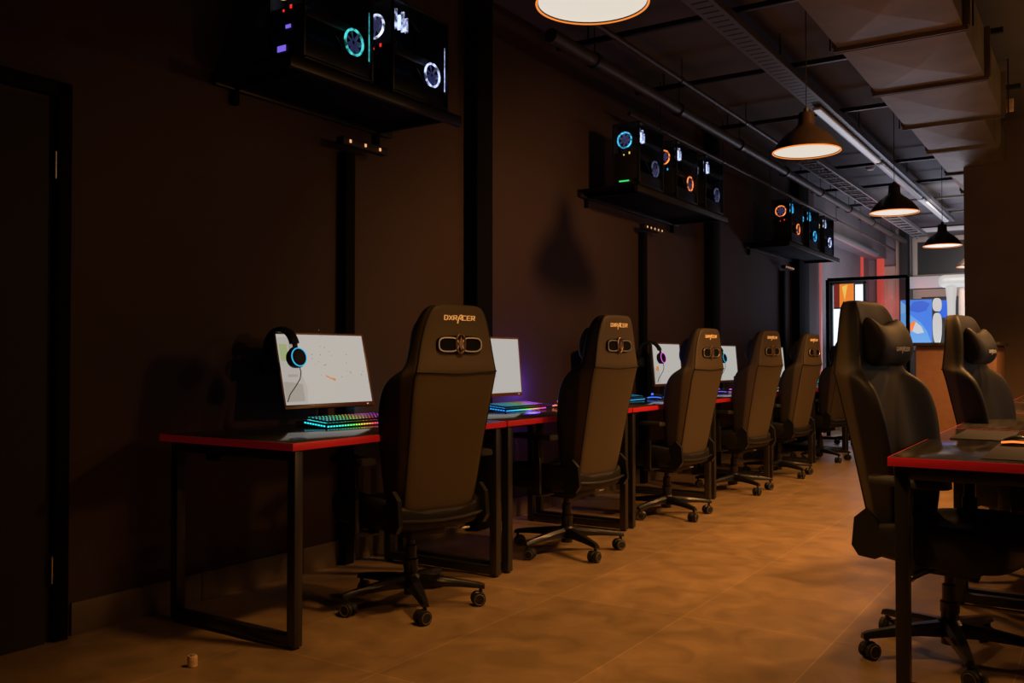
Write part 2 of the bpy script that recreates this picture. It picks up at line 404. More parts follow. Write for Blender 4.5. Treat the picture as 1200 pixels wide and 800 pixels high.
# ------------------------------------------------------------------ racing chair (faces +X)
def make_chair():
    t = empty('gaming_chair')
    # --- backrest loft
    prof = [  # z, xr, rear half width, wing half width, side depth, centre thickness
        (.425, -.205, .160, .185, .085, .070), (.445, -.215, .182, .205, .100, .080), (.52, -.232, .188, .222, .125, .085), (.62, -.252, .193, .235, .150, .085),
        (.74, -.276, .198, .252, .170, .082), (.86, -.302, .206, .268, .180, .080), (.945, -.320, .211, .268, .170, .080), (.985, -.330, .212, .256, .150, .080),
        (1.010, -.338, .212, .236, .125, .080), (1.025, -.341, .209, .216, .108, .080), (1.055, -.340, .202, .203, .100, .082), (1.10, -.338, .193, .193, .097, .082), (1.16, -.338, .180, .180, .094, .080),
        (1.22, -.340, .163, .163, .088, .076), (1.262, -.343, .143, .143, .074, .066), (1.285, -.342, .122, .122, .058, .054), (1.293, -.334, .092, .092, .035, .033)]
    loops = []
    for z, xr, wr, w, tb, tc in prof:
        half = [(xr-.004, 0), (xr-.003, .5*wr), (xr, .86*wr), (xr+.006, .955*wr), (xr+.020, 1.0*wr), (xr+.5*tb, wr*.5+w*.5), (xr+.85*tb, w), (xr+tb, .95*w), (xr+tb*.99, .85*w),
                (xr+tc+(tb-tc)*.35, .68*w), (xr+tc, .45*w), (xr+tc*1.03, 0)]
        lp = [Vector((x, y, z)) for x, y in half] + [Vector((x, -y, z)) for x, y in half[-2:0:-1]]
        loops.append(lp)
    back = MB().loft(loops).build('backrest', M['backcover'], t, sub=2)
    # piping lines along the rear corners and front bolsters
    p = MB()
    for sgn in (1, -1):
        p.tube([(xr+.010, sgn*wr*.968, z) for z, xr, wr, w, tb, tc in prof[1:-1]], .0028, 6)
    p.build('piping', M['leather2'], back)
    # cross fold of the rear cover
    MB().tube([(-.334, -.205, 1.018), (-.3415, -.17, 1.016), (-.3425, 0, 1.008), (-.3415, .17, 1.016), (-.334, .205, 1.018)], .0035, 6).build('fold_seam', M['leather2'], back)
    # headrest badge: two see-through slots in a ringed plate with a round emblem
    bx = -.3400
    def oval(w, h, n=40, e=2.6):
        return [(w*math.copysign(abs(math.cos(a))**(2/e), math.cos(a)), h*math.copysign(abs(math.sin(a))**(2/e), math.sin(a))) for a in [2*PI*k/n for k in range(n)]]
    pl = MB(); zc = 1.128
    pl.prism([(bx, y, zc+z) for y, z in oval(.116, .036, 44, 3.4)], (-.008, 0, 0))
    badge = pl.build('badge_plate', M['post'], back, smooth=False)
    cr = MB()
    for sg in (1, -1):
        pts = []
        for y, z in oval(.049, .028, 28, 3.0): pts.append((bx-.010, sg*.060+y, zc+z))
        cr.tube(pts, .0038, 6, closed=True)
    cr.build('badge_ring', M['chrome'], back)
    em = MB()
    em.torus((bx-.012, 0, zc+.004), .027, .0050, 'x', 24, 8, sx=1.45, sy=.85)
    em.prism([(bx-.008, 0, zc+.034), (bx-.008, .012, zc+.004), (bx-.008, 0, zc-.026), (bx-.008, -.012, zc+.004)], (-.009, 0, 0))
    em.build('emblem', M['badge'], back)
    # gold lettering on the rear of the head section: D X R A C E R
    G = {'D': [[(0, 0), (0, 1), (.75, 1), (1, .7), (.95, .3), (.7, 0), (0, 0)]],
         'X': [[(0, 0), (1, 1)], [(0, 1), (1, 0)]],
         'R': [[(0, 0), (0, 1), (.9, 1), (.9, .5), (.3, .5), (1, 0)]],
         'A': [[(-.15, -.75), (.2, .6), (.65, 1.15), (1.15, 1.15), (1.05, .5), (.45, .4), (1.35, -.05)]],
         'C': [[(1, 1), (0, 1), (0, 0), (1, 0)]],
         'E': [[(1, 1), (0, 1), (0, 0), (1, 0)], [(0, .5), (.8, .5)]]}
    def letter(mb, ch, y0, z0, w, h, xf, dirn, th):
        for st in G[ch]:
            for a, b in zip(st[:-1], st[1:]):
                z1 = z0+a[1]*h; z2 = z0+b[1]*h
                mb.sqtube((xf(z1), y0+dirn*a[0]*w, z1), (xf(z2), y0+dirn*b[0]*w, z2), th, .003, 0)
    lo = MB(); xf = lambda z: -.3455-(z-1.22)*.05
    y0 = .078
    for i, ch in enumerate('DXRACER'):
        letter(lo, ch, y0-i*.0232, 1.228, .0168, .0180, xf, -1, .0046)
    lo.build('lettering', M['gold'], back, smooth=False)
    # recliner covers at the foot of the backrest
    for sg in (1, -1):
        c = MB(); c.prism([(-.255, 0, .40), (-.245, 0, .50), (-.205, 0, .535), (-.165, 0, .50), (-.12, 0, .385), (-.17, 0, .36), (-.23, 0, .365)], (0, .02, 0))
        o = c.build('recliner_cover', M['plastic'], t, loc=(0, sg*.225-.01, 0))
        MB().torus((-.205, .01, .46), .030, .004, 'y', 20, 6).build('chrome_trim', M['chrome'], o)
    MB().tube([(-.235, -.21, .415), (-.243, -.1, .405), (-.245, 0, .402), (-.243, .1, .405), (-.235, .21, .415)], .007, 8).build('rear_crossbar', M['plastic'], t)
    # --- neck pillow with pointed upper corners
    lp = []
    for y, k in ((-.145, .55), (-.135, .9), (-.10, 1), (-.05, .93), (0, .9), (.05, .93), (.10, 1), (.135, .9), (.145, .55)):
        ear = .030*(abs(y)/.13)**2
        zt = 1.205+ear; zb = 1.035
        zm = (zt+zb)/2
        xb = -.250
        pts = [(xb, zb+.01), (xb+.045*k, zb), (xb+.085*k, zb+.035), (xb+.092*k, zm), (xb+.060*k, zt-.035), (xb+.022*k, zt), (xb-.004, zt-.01), (xb-.002, zm)]
        lp.append([Vector((x, y, zm+(z-zm)*(.55+.45*k))) for x, z in pts])
    pw = MB().loft(lp).build('neck_pillow', M['leather2'], t, sub=2)
    lo = MB()
    for i, ch in enumerate('DXRACER'):
        letter(lo, ch, -.060+i*.0175, 1.10, .012, .013, lambda z: -.1575, 1, .0030)
    lo.build('pillow_lettering', M['silver'], pw, smooth=False)
    MB().tube([(-.25, -.10, 1.19), (-.245, -.115, 1.20), (-.275, -.118, 1.13)], .006, 6).tube([(-.25, .10, 1.19), (-.245, .115, 1.20), (-.275, .118, 1.13)], .006, 6).build('pillow_strap', M['matte'], pw)
    # lumbar cushion
    lp = []
    for y, k in ((-.15, .5), (-.135, .9), (-.07, 1), (0, .95), (.07, 1), (.135, .9), (.15, .5)):
        xb = -.165; zm = .62
        lp.append([Vector((xb+a*k, y, zm+b*k)) for a, b in ((-.02, -.08), (.035, -.075), (.06, -.03), (.062, .03), (.03, .08), (-.03, .085), (-.035, 0))])
    MB().loft(lp).build('lumbar_cushion', M['leather2'], t, sub=2)
    # --- bucket seat
    loops = []
    for x, w, zt, bo, zb in ((-.235, .17, .430, .012, .385), (-.225, .215, .448, .020, .365), (-.15, .245, .452, .040, .350), (0, .262, .455, .055, .345),
                             (.14, .268, .460, .050, .345), (.225, .262, .462, .030, .352), (.262, .245, .450, .012, .370), (.270, .20, .425, .004, .395)):
        half = [(0, zb), (.6*w, zb), (.88*w, zb+.008), (w, zb+.035), (w*1.0, zt+bo*.4), (w*.95, zt+bo), (w*.86, zt+bo), (w*.72, zt+bo*.25), (w*.5, zt), (0, zt+.004)]
        loops.append([Vector((x, a, b)) for a, b in half]+[Vector((x, -a, b)) for a, b in half[-2:0:-1]])
    MB().loft(loops).build('seat', M['leather2'], t, sub=2)
    # --- mechanism, column, lever
    MB().box((0, 0, .335), (.26, .18, .035), .008).box((0, 0, .312), (.16, .10, .03), .008).build('tilt_mechanism', M['matte'], t)
    MB().tube([(-.02, -.05, .322), (-.03, -.16, .320), (-.04, -.245, .312)], .006, 8).build('height_lever', M['metal'], t)
    MB().box((-.042, -.262, .311), (.024, .05, .010), .004).build('lever_paddle', M['chrome'], t)
    MB().lathe([(.0, .05), (.030, .05), (.030, .16), (.033, .165), (.033, .20), (.026, .205), (.026, .26), (.018, .265), (.018, .33), (0, .33)], n=28).build('gas_column', M['plastic'], t)
    MB().lathe([(0, .075), (.036, .075), (.046, .085), (.048, .125), (.036, .140), (0, .140)], n=28).build('base_hub', M['plastic'], t)
    for k in range(5):
        a = 2*PI*k/5+R(12)
        m = Matrix.Rotation(a, 4, 'Z')
        lp = []
        for x, w, z0, z1 in ((.03, .030, .080, .132), (.12, .027, .085, .124), (.22, .022, .082, .110), (.30, .018, .076, .098), (.322, .014, .072, .090)):
            lp.append([m @ Vector((x, y, z)) for y, z in ((-w, z0), (w, z0), (w, z1-.014), (w*.55, z1), (-w*.55, z1), (-w, z1-.014))])
        MB().loft(lp).build('base_spoke', M['plastic'], t)
        # caster with hood and two wheels
        ca = a + (.6, -1.1, 2.0, .3, -2.2)[k]
        mc = Matrix.Translation(m @ Vector((.305, 0, 0))) @ Matrix.Rotation(ca, 4, 'Z')
        h = MB(); h.cyl((0, 0, .068), .008, .03, mat=mc)
        h.torus((-.012, 0, .0295), .024, .010, 'y', 12, 8, mat=mc, a0=R(180), a1=R(360))
        h.box((-.010, 0, .044), (.036, .022, .018), .006, mat=mc)
        cst = h.build('caster', M['plastic'], t)
        for sg in (1, -1):
            MB().lathe([(0, -.010), (.018, -.010), (.0285, -.008), (.0295, 0), (.0285, .008), (.018, .010), (0, .010)], (-.012, sg*.0185, .0295), 24, 'y', mat=mc).build('wheel', M['matte'], cst)
            MB().torus((-.012, sg*.0290, .0295), .0215, .0016, 'y', 24, 6, mat=mc).build('wheel_trim', M['pipe'], cst)
    # --- armrests
    for sg in (1, -1):
        a = MB()
        a.box((-.03, sg*.255, .345), (.07, .11, .012), .004)
        a.box((-.03, sg*.305, .44), (.055, .020, .20), .006)
        a.box((-.03, sg*.305, .58), (.042, .016, .12), .005)
        ar = a.build('armrest', M['plastic'], t)
        lp = []
        for x, w in ((-.155, .022), (-.145, .036), (-.05, .045), (.06, .046), (.10, .038), (.112, .020)):
            lp.append([Vector((x, sg*.305+y, z)) for y, z in ((-w, .640), (w, .640), (w*1.02, .655), (w*.85, .666), (-w*.85, .666), (-w*1.02, .655))])
        MB().loft(lp).build('armrest_pad', M['matte'], ar)
    return t

# ------------------------------------------------------------------ monitor (faces +X, y 0..W, origin under left lower corner at desk level)
def make_monitor(kind='plain'):
    W, H = (.545, .362) if kind == 'desktop' else (.565, .362)
    t = empty('monitor')
    tilt = Matrix.Translation((0, 0, .075)) @ Matrix.Rotation(R(-14 if kind == 'desktop' else -5), 4, 'Y')
    b = MB().box((-.012, W/2, H/2), (.022, W, H), .003, mat=tilt)
    b.box((-.030, W/2, H*.5), (.022, W*.6, H*.55), .010, mat=tilt)
    b.build('housing', M['matte'], t)
    bz = MB()
    bz.box((.0005, W/2, H-.005), (.006, W, .010), .0012, mat=tilt)
    bz.box((.0005, .005, H/2), (.006, .010, H), .0012, mat=tilt).box((.0005, W-.005, H/2), (.006, .010, H), .0012, mat=tilt)
    bz.build('bezel', M['bezel'], t)
    MB().box((.0005, W/2, .010), (.007, W, .020), .0015, mat=tilt).build('lower_bezel', M['chin'], t)
    MB().box((.0045, W-.045, .010), (.002, .010, .004), mat=tilt).build('power_light', M['led_warm'], t)
    s = MB().box((.0002, W/2, (H+.012)/2), (.003, W-.022, H-.030), mat=tilt).build('screen', M['screen'], t, smooth=False)
    def panel(name, pts, mat, x=.0021):
        MB().prism([(x, y, z) for y, z in pts], (.0004, 0, 0), mat=tilt).build(name, mat, s, smooth=False)
    if kind == 'desktop':
        panel('screen_side_panel', [(.013, .024), (.135, .024), (.145, .10), (.125, .16), (.115, .25), (.130, .338), (.013, .338)], M['screen_mid'])
        panel('screen_grey_block', [(.014, .035), (.120, .035), (.120, .115), (.06, .125), (.014, .128)], M['screen_shade'], .0026)
        panel('screen_grey_band', [(.045, .15), (.100, .15), (.100, .162), (.045, .162)], M['screen_shade'], .0026)
        panel('screen_grey_column', [(.070, .24), (.108, .24), (.118, .335), (.075, .335)], M['screen_shade'], .0026)
        panel('screen_green_block', [(.018, .225), (.062, .225), (.062, .305), (.018, .305)], M['screen_green'], .0026)
        rnd = random.Random(3)
        sp = MB()
        for k in range(26):
            cy, cz = (.255, .245) if k < 15 else (.43, .19)
            y = rnd.gauss(cy, .035); z = rnd.gauss(cz, .04); q = rnd.uniform(.0012, .0026)
            sp.prism([(.0026, y-q, z-q), (.0026, y+q, z-q), (.0026, y+q*1.2, z+q), (.0026, y-q*.8, z+q)], (.0003, 0, 0), mat=tilt)
        sp.build('screen_specks', M['screen_ink'], s, smooth=False)
        panel('screen_orange_tick', [(.262, .158), (.270, .148), (.315, .128), (.322, .128), (.322, .138), (.312, .140), (.300, .141)], M['screen_orange'], .0026)
    else:
        panel('screen_mark', [(.27, .128), (.278, .120), (.29, .117), (.302, .122), (.29, .122), (.278, .126)], M['screen_orange'], .0026)
        if kind == 'launcher':
            panel('screen_side_panel', [(.013, .024), (.12, .024), (.12, .10), (.10, .14), (.013, .16)], M['screen_mid'])
            panel('screen_orange_block', [(.05, .13), (.10, .13), (.10, .165), (.05, .165)], M['screen_orange'], .0026)
    n = MB(); n.box((-.062, W/2, .12), (.020, .05, .23), .005); n.box((-.060, W/2, .23), (.03, .06, .05), .005)
    n.build('stand_neck', M['plastic'], t)
    MB().box((-.040, W/2, .006), (.150, .24, .010), .004).build('stand_base', M['plastic'], t)
    return t

# ------------------------------------------------------------------ keyboard (y 0..0.44, x -0.15..0)
def make_keyboard(mat, name='keyboard'):
    t = empty(name)
    tl = Matrix.Translation((0, 0, .004)) @ Matrix.Rotation(R(5), 4, 'Y')
    MB().box((-.072, .22, .010), (.146, .440, .018), .003, mat=tl).build('body', M['matte'], t)
    g = MB()
    for q in range(26): g.box((.002, .010+q*.0168, .006), (.003, .010, .006), mat=tl)
    for q in range(8): g.box((-.012-q*.0175, -.0015, .007), (.010, .003, .006), mat=tl)
    g.build('light_strip', mat, t, smooth=False)
    MB().box((-.072, .22, .0195), (.120, .425, .001), mat=tl).build('backlight', mat, t, smooth=False)
    k = MB(); rows = 6
    for r in range(rows):
        x = -.015-r*.0225-(.004 if r == 5 else 0); n = 22
        y = .010
        while y < .425:
            w = .0165
            if r == 0 and .10 < y < .20: w = .11
            elif random.random() < .12: w = .026
            w = min(w, .432-y)
            k.box((x, y+w/2, .025), (.0165, w, .010), .0015, mat=tl, seg=1); y += w+.0035
    k.build('keycaps', M['plastic'], t, smooth=False)
    k = MB()
    for r in range(rows):
        x = -.015-r*.0225-(.004 if r == 5 else 0)
        y = .016
        while y < .425:
            k.box((x, y, .0303), (.0055, .0045, .0006), mat=tl); y += .020
    k.build('key_legends', mat, t, smooth=False)
    return t

def make_mouse(mat):
    t = empty('gaming_mouse')
    lp = []
    for x, w, h in ((-.060, .012, .010), (-.055, .022, .020), (-.03, .031, .034), (0, .030, .039), (.03, .029, .032), (.055, .024, .020), (.062, .012, .012)):
        lp.append([Vector((-x, y, z)) for y, z in ((-w, .002), (w, .002), (w*1.03, h*.4), (w*.7, h*.92), (0, h), (-w*.7, h*.92), (-w*1.03, h*.4))])
    MB().loft(lp).build('shell', M['plastic'], t, sub=1)
    MB().tube([(.055, -.034, .012), (.02, -.036, .016), (-.03, -.036, .014), (-.06, -.02, .010), (-.067, 0, .009), (-.06, .02, .010), (-.03, .036, .014), (.02, .036, .016), (.055, .034, .012)], .0042, 6).build('light_strip', mat, t)
    MB().cyl((-.030, 0, .036), .010, .008, 'y', 16, .002).build('scroll_wheel', mat, t)
    MB().tube([(-.062, 0, .008), (-.11, .01, .004), (-.16, -.01, .004), (-.21, .02, .004)], .002, 6).build('cord', M['rope'], t)
    return t

# ------------------------------------------------------------------ headset hung over a monitor corner; arc lies in the XZ plane, crown at origin
def make_headset(mat):  # rear cup carries no visible ring
    t = empty('headset')
    pts = []
    for k in range(15):
        a = R(8+164*k/14)
        pts.append((.098*math.cos(a), 0, -.098+.098*math.sin(a)*1.0))
    lp = []
    for i, p in enumerate(pts):
        c = Vector((0, 0, -.098)); d = (Vector(p)-c).normalized()
        q = 1.0
        lp.append([Vector(p)+d*a+Vector((0, b, 0)) for a, b in ((-.011, -.020*q), (-.014, 0), (-.011, .020*q), (.008, .021*q), (.013, 0), (.008, -.021*q))])
    MB().loft(lp).build('headband', M['matte'], t)
    for sg in (1, -1):
        y = MB()
        y.box((sg*.098, 0, -.105), (.010, .026, .045), .004)
        y.torus((sg*.098, 0, -.150), .046, .005, 'x', 20, 6, a0=R(90), a1=R(270))
        y.build('yoke', M['matte'], t)
        cpt = MB()
        prof = [(0, -.028), (.030, -.028), (.043, -.020), (.046, -.006), (.047, .006), (.044, .016), (.036, .021), (0, .021)]
        prof = prof if sg > 0 else [(r, -z) for r, z in prof][::-1]
        cpt.lathe(prof, (sg*.098, 0, -.150), 32, 'x')
        cup = cpt.build('ear_cup', M['matte'], t)
        if sg > 0: MB().torus((sg*.1165, 0, -.150), .0405, .0028, 'x', 36, 8).build('light_ring', mat, cup)
    MB().tube([(.098, .012, -.194), (.100, .014, -.215), (.096, .008, -.245), (.080, -.008, -.275), (.060, -.03, -.31), (.045, -.035, -.34)], .0022, 6).build('cord', M['rope'], t)
    return t

# ------------------------------------------------------------------ computer tower with glass side (facing +X), y 0..0.44, width in -x
def make_tower(name, ringA, ringB, strip, small, bar=True):
    W, L, H = .215, .44, .46
    t = empty(name)
    c = MB()
    c.box((-W+.003, L/2, H/2), (.006, L, H), .001)
    c.box((-W/2, L/2, .008), (W, L, .016), .002); c.box((-W/2, L/2, H-.006), (W, L, .012), .002)
    c.box((-W/2, L-.003, H/2), (W, .006, H), .001)
    for x in (-.006, -W+.006): c.box((x, .006, H/2), (.012, .012, H), .002)
    c.box((-.006, L-.006, H/2), (.012, .012, H), .002)
    c.box((-.10, L/2, .055), (.19, L-.03, .085), .002)
    c.build('chassis', M['metal'], t)
    f = MB()
    for z in (.006, H-.006): f.box((.002, L/2, z), (.005, L, .010), .001)
    for y in (.005, L-.005): f.box((.002, y, H/2), (.005, .010, H), .001)
    f.build('glass_frame', M['plastic'], t)
    MB().box((.002, L/2, H/2), (.003, L-.02, H-.02)).build('side_glass', M['glass'], t, smooth=False)
    MB().box((-W+.02, L/2+.02, .28), (.006, .30, .32)).box((-W+.035, .27, .30), (.03, .09, .09), .004).build('mainboard', M['board'], t)
    MB().box((-.115, .22, .235), (.12, .30, .045), .006).build('graphics_card', M['metal'], t)
    # front (toward -y) fan behind mesh
    for z, mt in ((.335, ringA),):
        fr = MB().torus((-W/2-.012, .008, z), .056, .0062, 'y', 36, 8).build('front_fan', mt, t)
        bl = MB()
        for k in range(7):
            a = 2*PI*k/7
            m = Matrix.Translation((-W/2-.012, .014, z)) @ Matrix.Rotation(a, 4, 'Y') @ Matrix.Rotation(R(28), 4, 'X')
            bl.box((.030, 0, 0), (.042, .003, .022), .001, rot=None, mat=m)
        bl.cyl((-W/2, .014, z), .016, .012, 'y', 20)
        bl.build('fan_blades', M['blade'], fr)
    MB().box((-W/2, .006, .14), (W-.03, .006, .20), .002).build('front_mesh', M['matte'], t)
    MB().box((-W/2+.03, .002, .235), (.010, .004, .016)).build('power_light', small, t); MB().box((-W/2-.015, .002, .225), (.008, .004, .010)).build('power_light', small, t)
    # inner fan visible through the glass, low at the rear
    fi = MB().torus((-.020, .335, .165), .058, .0058, 'x', 36, 8).build('inner_fan', ringB, t)
    bl = MB()
    for k in range(7):
        a = 2*PI*k/7
        m = Matrix.Translation((-.024, .335, .165)) @ Matrix.Rotation(a, 4, 'X') @ Matrix.Rotation(R(28), 4, 'Y')
        bl.box((0, .030, 0), (.003, .042, .022), .001, mat=m)
    bl.build('fan_blades', M['blade'], fi)
    # memory sticks: four lit bars near the front top
    for k in range(4):
        MB().box((-.020, .045+k*.027, .365-.010*(k % 2)), (.02, .010, .100-.026*(k % 2)), .004).build('memory_stick', strip, t)
    if bar: MB().box((-.012, .428, .20), (.004, .004, .26), .001).build('light_bar', ringB, t)
    MB().tube([(-.04, .20, .20), (-.03, .24, .15), (-.035, .30, .10), (-.04, .36, .11)], .005, 6).tube([(-.04, .10, .44), (-.03, .16, .40), (-.035, .25, .36)], .004, 6).build('cable', M['rope'], t)
    MB().box((-.05, .335, .092), (.02, .05, .010), .003).build('logo_light', ringB, t)
    for x in (-.03, -W+.03):
        for y in (.04, L-.04): MB().cyl((x, y, -.006), .012, .012, n=14).build('foot', M['matte'], t)
    return t

# ------------------------------------------------------------------ pendant lamp, origin at centre of rim
def make_lamp():
    t = empty('pendant_lamp')
    prof = [(.188, 0), (.186, .012), (.172, .035), (.150, .065), (.118, .098), (.078, .128), (.052, .150), (.046, .162), (.044, .215), (.040, .224), (.012, .228)]
    inner = [(r-.004 if r > .02 else .010, z-.003) for r, z in prof][::-1]
    MB().lathe(prof+inner[:-1]+[(.184, .0)], n=56, cap=False).build('shade', M['lampshade'], t)
    MB().lathe([(0, .006), (.181, .006)], n=48, cap=False).build('diffuser', M['lampglow'], t, smooth=False)
    MB().torus((0, 0, .001), .1865, .0035, 'z', 56, 8).build('rim', M['lamprim'], t)
    L = CZ-2.235
    MB().cyl((0, 0, .235), .014, .03, n=16).cyl((0, 0, (L+.22)/2), .0028, L-.22, n=8).build('cord', M['rope'], t)
    MB().lathe([(0, L), (.045, L), (.045, L-.012), (.018, L-.035), (0, L-.035)], n=24).build('ceiling_rose', M['matte'], t)
    return t

# ================================================================== PLACE THINGS
ORD = ['nearest', 'second', 'third', 'fourth', 'fifth', 'sixth', 'seventh']
DF = -2.45; PITCH = 1.41; Y0 = 2.33
desk0 = make_desk()
NL = 7
for i in range(NL):
    o = desk0 if i == 0 else copy_tree(desk0)
    o.location = (DF, Y0+PITCH*i, 0)
    tag(o, ['red-edged dark desk nearest the camera in the row along the left wall',
            'second red-edged desk from the camera in the row along the left wall'][i] if i < 2 else
        '%s red-edged desk from the camera in the row along the left wall' % ORD[i], 'desk', 'red-edged desks along the left wall')

# monitors on the left desks
mon_d = make_monitor('desktop'); mon_p = make_monitor('plain'); mon_l = make_monitor('launcher')
lab = ['monitor showing a white page with orange tick and specks, on the nearest left desk',
       'white-screened monitor on the second desk, between first and second chairs',
       'turned monitor on the third left desk, hidden behind the second chair',
       'white-screened monitor with magenta-ringed headset hung on it, fourth left desk',
       'white-screened monitor with small cyan-ringed headset, fifth left desk',
       'white-screened monitor behind the fourth chair on the sixth left desk',
       'farthest monitor in the row along the left wall']
used = set()
mons = []
for i in range(NL):
    src = mon_d if i == 0 else (mon_l if i in (3, 4) else mon_p)
    o = src if src not in used else copy_tree(src); used.add(src)
    o.location = (-3.085, Y0+PITCH*i+.555+(0, 0, .17, -.22, -.19, 0, 0)[i], .75); o.rotation_euler = (0, 0, R((-5, -1, 22, -1, -1, -1, -1)[i]))
    tag(o, lab[i], 'monitor', 'monitors along the left wall'); mons.append(o)

# keyboards
kb_a = make_keyboard(M['rainbow']); kb_b = make_keyboard(M['rainbow_blue']); kb_c = make_keyboard(M['led_cyan'])
klab = ['rainbow-lit keyboard below the monitor with the orange tick', 'keyboard lit blue to magenta on the second left desk',
        'cyan-lit keyboard on the third left desk beside the second chair', 'cyan-lit keyboard below the magenta-ringed headset, fourth left desk',
        'rainbow-lit keyboard on the fifth left desk', 'cyan-lit keyboard on the sixth left desk beside the fourth chair', 'rainbow-lit keyboard on the farthest left desk']
ksrc = [kb_a, kb_b, kb_c, kb_c, kb_a, kb_c, kb_a]; used = set()
for i in range(NL):
    src = ksrc[i]; o = src if src not in used else copy_tree(src); used.add(src)
    o.location = (-2.83, Y0+PITCH*i+.555, .75); o.rotation_euler = (0, 0, R(-3 if i == 0 else 0))
    tag(o, klab[i], 'keyboard', 'lit keyboards along the left wall')
# mice
mcol = ['led_violet', 'led_orange', 'led_blue', 'led_violet', 'led_magenta', 'led_cyan', 'led_blue']
mword = ['violet', 'orange', 'blue', 'violet-and-white', 'magenta', 'cyan', 'blue']
for i in range(NL):
    o = make_mouse(M[mcol[i]]); o.location = (-2.84, Y0+PITCH*i+1.22, .75)
    tag(o, '%s-glowing mouse right of the keyboard on the %s left desk' % (mword[i], ORD[i]), 'mouse', 'glowing mice along the left wall')
# headsets
for i, mt, wd in ((0, 'led_cyan', 'black headset with cyan ring hung on the nearest monitor'), (3, 'led_magenta', 'black headset with magenta ring hung on the fourth monitor'),
                  (4, 'led_cyan', 'small cyan-ringed headset hung on the fifth monitor'), (6, 'led_teal', 'teal-ringed headset hung on the farthest monitor of the row')):
    o = make_headset(M[mt])
    mo = mons[i]
    base = Vector(mo.location)
    o.location = base+Vector((-.075, .030, .437)); o.rotation_euler = (0, R(-11), R(-4))
    tag(o, wd, 'headset', 'headsets hung on monitors')
# small lit speakers beside the far monitors
def make_dock(m1, m2):
    t = empty('headset_stand')
    MB().lathe([(0, 0), (.055, 0), (.055, .010), (.045, .016), (0, .016)], n=28).build('stand_base', M['matte'], t)
    MB().torus((0, 0, .016), .048, .004, n=28).build('base_light', m1, t)
    MB().box((0, 0, .075), (.016, .022, .13), .004).build('stand_post', M['matte'], t)
    MB().box((.009, 0, .10), (.003, .014, .05)).build('post_light', m2, t)
    return t
for i, a, b, w in ((3, 'led_green', 'led_teal', 'low stand with green and teal lights below the magenta-ringed headset'),
                   (4, 'led_magenta', 'led_red', 'low stand with magenta and red lights on the fifth left desk')):
    o = make_dock(M[a], M[b]); o.location = (-2.93, Y0+PITCH*i+.40, .75); tag(o, w, 'stand')

# chairs of the left row
chair0 = make_chair()
clab = ['black racing chair with gold lettering and chrome badge, nearest of the left-hand row',
        'second black racing chair of the left-hand row, between the second and third desks',
        'third black racing chair of the left-hand row, left of the magenta headset chair gap',
        'fourth black racing chair of the left-hand row, between the cyan-ringed headset and the fifth chair',
        'fifth black racing chair of the left-hand row, beside the farthest red desk edge',
        'sixth black racing chair of the left-hand row, dark and half hidden',
        'farthest black racing chair of the left-hand row, hidden behind the big near right chair']
clab[2] = 'third black racing chair of the left-hand row, right of the magenta-ringed headset'
cpos = [(-2.51, 3.07, 164, .985), (-2.49, 4.39, 173, .995), (-2.50, 5.78, 173, .97), (-2.51, 7.14, 170, .985), (-2.50, 8.30, 172, .985), (-2.50, 9.75, 165, .97), (-2.5, 11.7, 176, .98)]
for i, (x, y, a, dz) in enumerate(cpos):
    o = chair0 if i == 0 else copy_tree(chair0)
    o.location = (x, y, 0); o.rotation_euler = (0, 0, R(a)); o.scale = (dz, dz, dz)
    tag(o, clab[i], 'chair', 'racing chairs along the left-hand desks')
# chairs of the right row
rl = ['big dark racing chair at the right, pushed under the near right-hand desk', 'dark racing chair behind the near right-hand desk, before the brown column',
      'third racing chair of the right-hand row, mostly hidden', 'fourth racing chair of the right-hand row, mostly hidden']
for i, (x, y, a) in enumerate([(-.47, 3.57, -12), (-.31, 5.02, -10)]):
    o = copy_tree(chair0); o.location = (x, y, 0); o.rotation_euler = (0, 0, R(a))
    tag(o, rl[i], 'chair', 'racing chairs along the right-hand desks')

# right row of desks (mirror: front edge faces -x)
for i in range(4):
    o = copy_tree(desk0); o.location = (-.57, 3.02+PITCH*(i+1)-.015, 0); o.rotation_euler = (0, 0, PI)
    tag(o, ['red-edged desk nearest the camera at the right, with a mousepad', 'second red-edged desk of the right-hand row behind the near one',
            'third red-edged desk of the right-hand row', 'fourth red-edged desk of the right-hand row'][i], 'desk', 'red-edged desks on the right')
def pad(x, y, w, d, lb):
    o = MB().box((0, 0, .0015), (w, d, .003), .001).build('mousepad', M['pad']); o.location = (x, y, .75); tag(o, lb, 'mousepad')
pad(-.12, 3.43, .40, .65, 'black cloth mousepad on the near right-hand desk')
pad(-.40, 4.08, .20, .50, 'dark cloth mousepad at the far end of the near right-hand desk')
o = make_mouse(M['led_orange']); o.rotation_euler = (0, 0, PI); o.location = (-.25, 3.62, .753); tag(o, 'orange-lit mouse on the mousepad of the near right-hand desk', 'mouse')
for i in range(4):
    o = copy_tree(mon_p); o.location = (.15, 3.02+PITCH*i+.98, .75); o.rotation_euler = (0, 0, PI)
    tag(o, '%s monitor of the right-hand row, facing the aisle' % ORD[i], 'monitor', 'monitors along the right-hand desks')
    o = copy_tree(kb_b); o.location = (-.09, 3.02+PITCH*i+1.14, .75); o.rotation_euler = (0, 0, PI)
    tag(o, '%s rainbow-lit keyboard of the right-hand row' % ORD[i], 'keyboard', 'lit keyboards along the right-hand desks')

